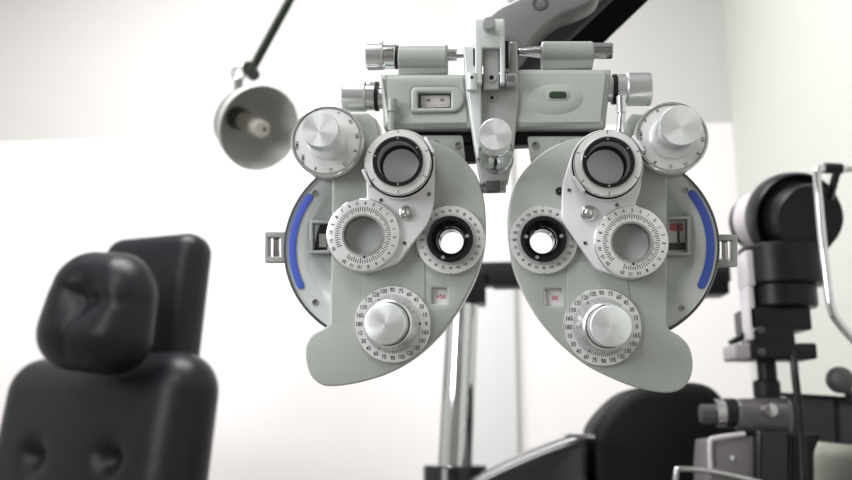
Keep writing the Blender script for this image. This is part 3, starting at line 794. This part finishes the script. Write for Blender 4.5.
def vc(xa, xb, ya, yb, m, Y=YK, k=None):
    p0, p1 = W((xa + xb) / 2, yb, Y), W((xa + xb) / 2, ya, Y); p1 = V((p0.x, p0.y, p1.z))
    b.cyl(p0, p1, wr((xb - xa) / 2, Y), m, 40, bev=.003)
def vb(xa, xb, ya, yb, m, dep=.07, Y=YK, dy=0):
    Y = Y - .035
    p0, p1 = W((xa + xb) / 2, yb, Y), W((xa + xb) / 2, ya, Y)
    b.box(V((p0.x, Y + dep / 2, (p0.z + p1.z) / 2)), (wr(xb - xa, Y), dep, p1.z - p0.z), m, bev=.003)
vc(743, 822, 248, 287, MK); vc(749, 815, 286, 309, MK); vb(752, 811, 306, 330, MK, .08); vb(754, 795, 328, 347, MK, .06)
addpart(b, 'neck', ker, label='stepped black neck')
b = MB(); vb(748, 756, 250, 286, GREYL, .05); vb(751, 758, 286, 340, GREYL, .04)
c0 = W(747, 340, YK - .01)
b.cyl(W(730, 344, YK), W(752, 330, YK), .005, MK)
addpart(b, 'side_rail', ker, label='pale narrow rail on the left side')
b = MB(); vb(751, 816, 343, 359, BLK, .07, dy=-.01); addpart(b, 'stage_plate', ker, label='black stage plate')
b = MB(); vb(736, 752, 343, 359, mat('taupe_end', (.30, .27, .28), .5), .068); addpart(b, 'stage_end', ker, label='taupe end of the stage plate')
for px_, py_ in ((761, 330), (762, 352)):
    b = MB().lathe([(wr(3.5, YK), -.02), (wr(3.5, YK), .001), (0, .003)], W(px_, py_, YK - .038), V((0, -1, 0)), DG, 24, False)
    addpart(b, 'lock_screw', ker)
b = MB(); vc(759, 777, 358, 385, MK); vc(755, 780, 380, 398, BLK); addpart(b, 'pole', ker, label='short black pole')
b = MB()
def wcyl(xa, xb, y, r, m, Y=YK, yb=None, r1=None): b.cyl(W(xa, y, Y), W(xb, yb or y, Y), wr(r, Y), m, 40, r1=None if r1 is None else wr(r1, Y))
wcyl(735, 786, 414, 15, mat('grey_gloss', (.12, .11, .12), .2, .3, coat=.5), yb=419, r1=21, Y=YK - .02); wcyl(724, 736, 413, 14, BLK, Y=YK - .02); wcyl(715, 725, 413, 13, CHROMED, Y=YK - .02); wcyl(700, 716, 414, 9, DG, Y=YK - .02)
c = W(771, 410, YK - .065); b.lathe([(.009, -.02), (.009, .002), (0, .006)], c, V((0, -1, 0)), CHROMED, 20, False)
addpart(b, 'swivel_clamp', ker, label='glossy grey horizontal clamp barrel with knob')

# base under it
b = MB(); base = ker
wplate(b, [(711, 441), (745, 436), (762, 436), (762, 520), (712, 520), (709, 470)], YK - .04, .10, BRN, .004)
addpart(b, 'side_housing', base, label='taupe angular side housing')
b = MB(); wplate(b, [(757, 430), (792, 430), (792, 520), (757, 520)], YK - .06, .12, BLKG, .006)
wplate(b, [(790, 434), (822, 434), (815, 452), (815, 520), (790, 520)], YK + .0, .06, BLK, .004)
b.box((W(765, 520, YK).x, YK - .0, (W(765, 515, YK).z) / 2), (.14, .12, W(765, 515, YK).z), BLK, bev=.01)
addpart(b, 'centre_housing', base, label='glossy black centre housing')
b = MB(); b.tube([W(675, 500, YK - .08), W(676, 474, YK - .08), W(682, 469, YK - .08), W(720, 473, YK - .08), W(765, 484, YK - .08)], wr(2.6, YK), CHROMED, 12, 4)
b.tube([W(711, 472, YK - .045), W(710, 443, YK - .045), W(716, 438, YK - .045), W(745, 434, YK - .045)], wr(2.2, YK), GREYL, 12, 4)
b.tube([W(711, 470, YK - .045), W(735, 476, YK - .045), W(760, 482, YK - .045)], wr(2.2, YK), GREYL, 12, 4)
b.lathe([(.004, -.004), (.004, .002), (0, .003)], W(731, 458, YK - .043), V((0, -1, 0)), CHROME, 16, False)
addpart(b, 'edge_trim', base, label='pale metal edge tubing')
# dark horizontal rail
b = MB(); Yr = YK + .10
wplate(b, [(776, 395), (905, 403), (905, 450), (776, 437)], Yr, .05, DG, .002, rnd=0)
b2 = b
rail = empty('instrument_rail', W(840, 420, Yr), label='dark grey flat rail running out of frame at the right edge', category='rail')
addpart(b, 'rail_body', rail)
b = MB(); wplate(b, [(776, 392), (905, 400), (905, 404), (776, 396)], Yr - .004, .058, BLK, .0008, rnd=0); wplate(b, [(835, 399), (839, 399), (841, 442), (837, 442)], Yr - .003, .01, BLK, .0005, rnd=0)
b.box((W(890, 425, Yr).x, Yr + .03, W(890, 430, Yr).z / 2), (.06, .05, W(890, 430, Yr).z), BLK)
addpart(b, 'rail_edge', rail, label='black top edge of the rail')
b = MB(); c = W(840, 380, YK - .03); r_ = wr(12.5, YK)
b.lathe([(r_ * math.sin(t_), r_ * math.cos(t_)) for t_ in [PI * i / 20 for i in range(21)]], c, V((.2, 1, 0)), mat('dark_grey_rubber', (.07, .075, .07), .5), 32, False)
b.cyl(c + V((.008, .005, -.005)), W(853, 402, YK + .11), .007, DG)
b.build('ball_handle', label='dark grey ball handle on a stem above the flat rail', category='handle')
b = MB(); b.tube([W(793, 352, YK - .03), W(795, 375, YK - .055), W(799, 410, YK - .06), W(801, 440, YK - .06), W(803, 480, YK - .07), W(804, 560, YK - .07)], wr(3.6, YK), BLK, 14, 6)
addpart(b, 'cable', ker, label='black hanging cable')
# grey beige round thing
b = MB(); c = W(852, 482, YK + .26); r_ = wr(38, YK + .26)
b.lathe([(0, 0), (r_ * .95, 0), (r_, .02), (r_, c.z + .02), (r_ * .98, c.z + .04), (r_ * .9, c.z + r_*.75), (r_*.7, c.z + r_ * .98), (0, c.z + r_ * 1.02)], V((c.x, c.y, 0)), V((0, 0, 1)), mat('grey_beige_plastic', (.34, .34, .30), .5), 48, False)
b.build('waste_bin', ang=60, label='grey beige round-topped bin below the flat rail at the right edge', category='bin')
# chin-rest rod
ch = empty('chin_rest_frame', W(852, 337, YK - .12), label='bent chrome rod frame with black clamp in front of the black drum', category='frame')
Yq = YK - .14
b = MB(); rr = wr(4.0, Yq)
pts = [W(845, 169, Yq), W(822, 169, Yq), W(817.5, 171, Yq), W(817, 176, Yq), W(820, 215, Yq), W(824, 255, Yq), W(828, 290, Yq), W(832, 311, Yq), W(839, 323, Yq), W(852, 338, Yq), W(900, 385, Yq)]
b.tube(pts[:1] + pts[1:], rr, CHROME, 16, 4); addpart(b, 'chrome_rod', ch)
b = MB(); b.cyl(W(824, 168, Yq), W(842, 169, Yq), wr(5.5, Yq), BLK); b.tube([W(837, 172, Yq), W(834, 182, Yq), W(830, 198, Yq + .04)], wr(4, Yq), BLK, 14); b.cyl(W(838, 169, Yq), W(905, 169, Yq), wr(3, Yq), CHROMED)
addpart(b, 'clamp', ch, label='black clamp')
b = MB(); pz = W(903, 385, Yq); b.cyl(V((pz.x, pz.y, .0)), V((W(903, 160, Yq).x, Yq, W(903, 160, Yq).z)), .012, CHROMED)
addpart(b, 'upright', ch)

# ================================================================= light
wd_ = bpy.data.worlds.new('world'); S.world = wd_; wd_.use_nodes = True
wd_.node_tree.nodes['Background'].inputs[0].default_value = (.95, .98, 1, 1); wd_.node_tree.nodes['Background'].inputs[1].default_value = .45
def area(name, loc, tgt, sx, sy, e, col=(1, 1, 1)):
    l = bpy.data.lights.new(name, 'AREA'); l.shape = 'RECTANGLE'; l.size = sx; l.size_y = sy; l.energy = e; l.color = col
    o = bpy.data.objects.new(name, l); C.objects.link(o); o.location = loc
    o.rotation_euler = (V(tgt) - V(loc)).to_track_quat('-Z', 'Y').to_euler(); return o
area('overhead_fill', (-.7, 1.5, 2.85), (-.7, 1.6, 0), 1.2, .6, 58)  # added unseen area light, brightens the back wall
area('overhead_fill', (-.9, -.5, 2.85), (-.9, -.5, 0), 1.2, .6, 40)  # added unseen fill from above, behind the camera
area('left_fill_light', (-1.3, -.25, 1.55), (-.05, .6, 1.15), .7, .7, 18, (.95, .98, 1))  # added unseen lamp at left front, brightens the phoropter's left half
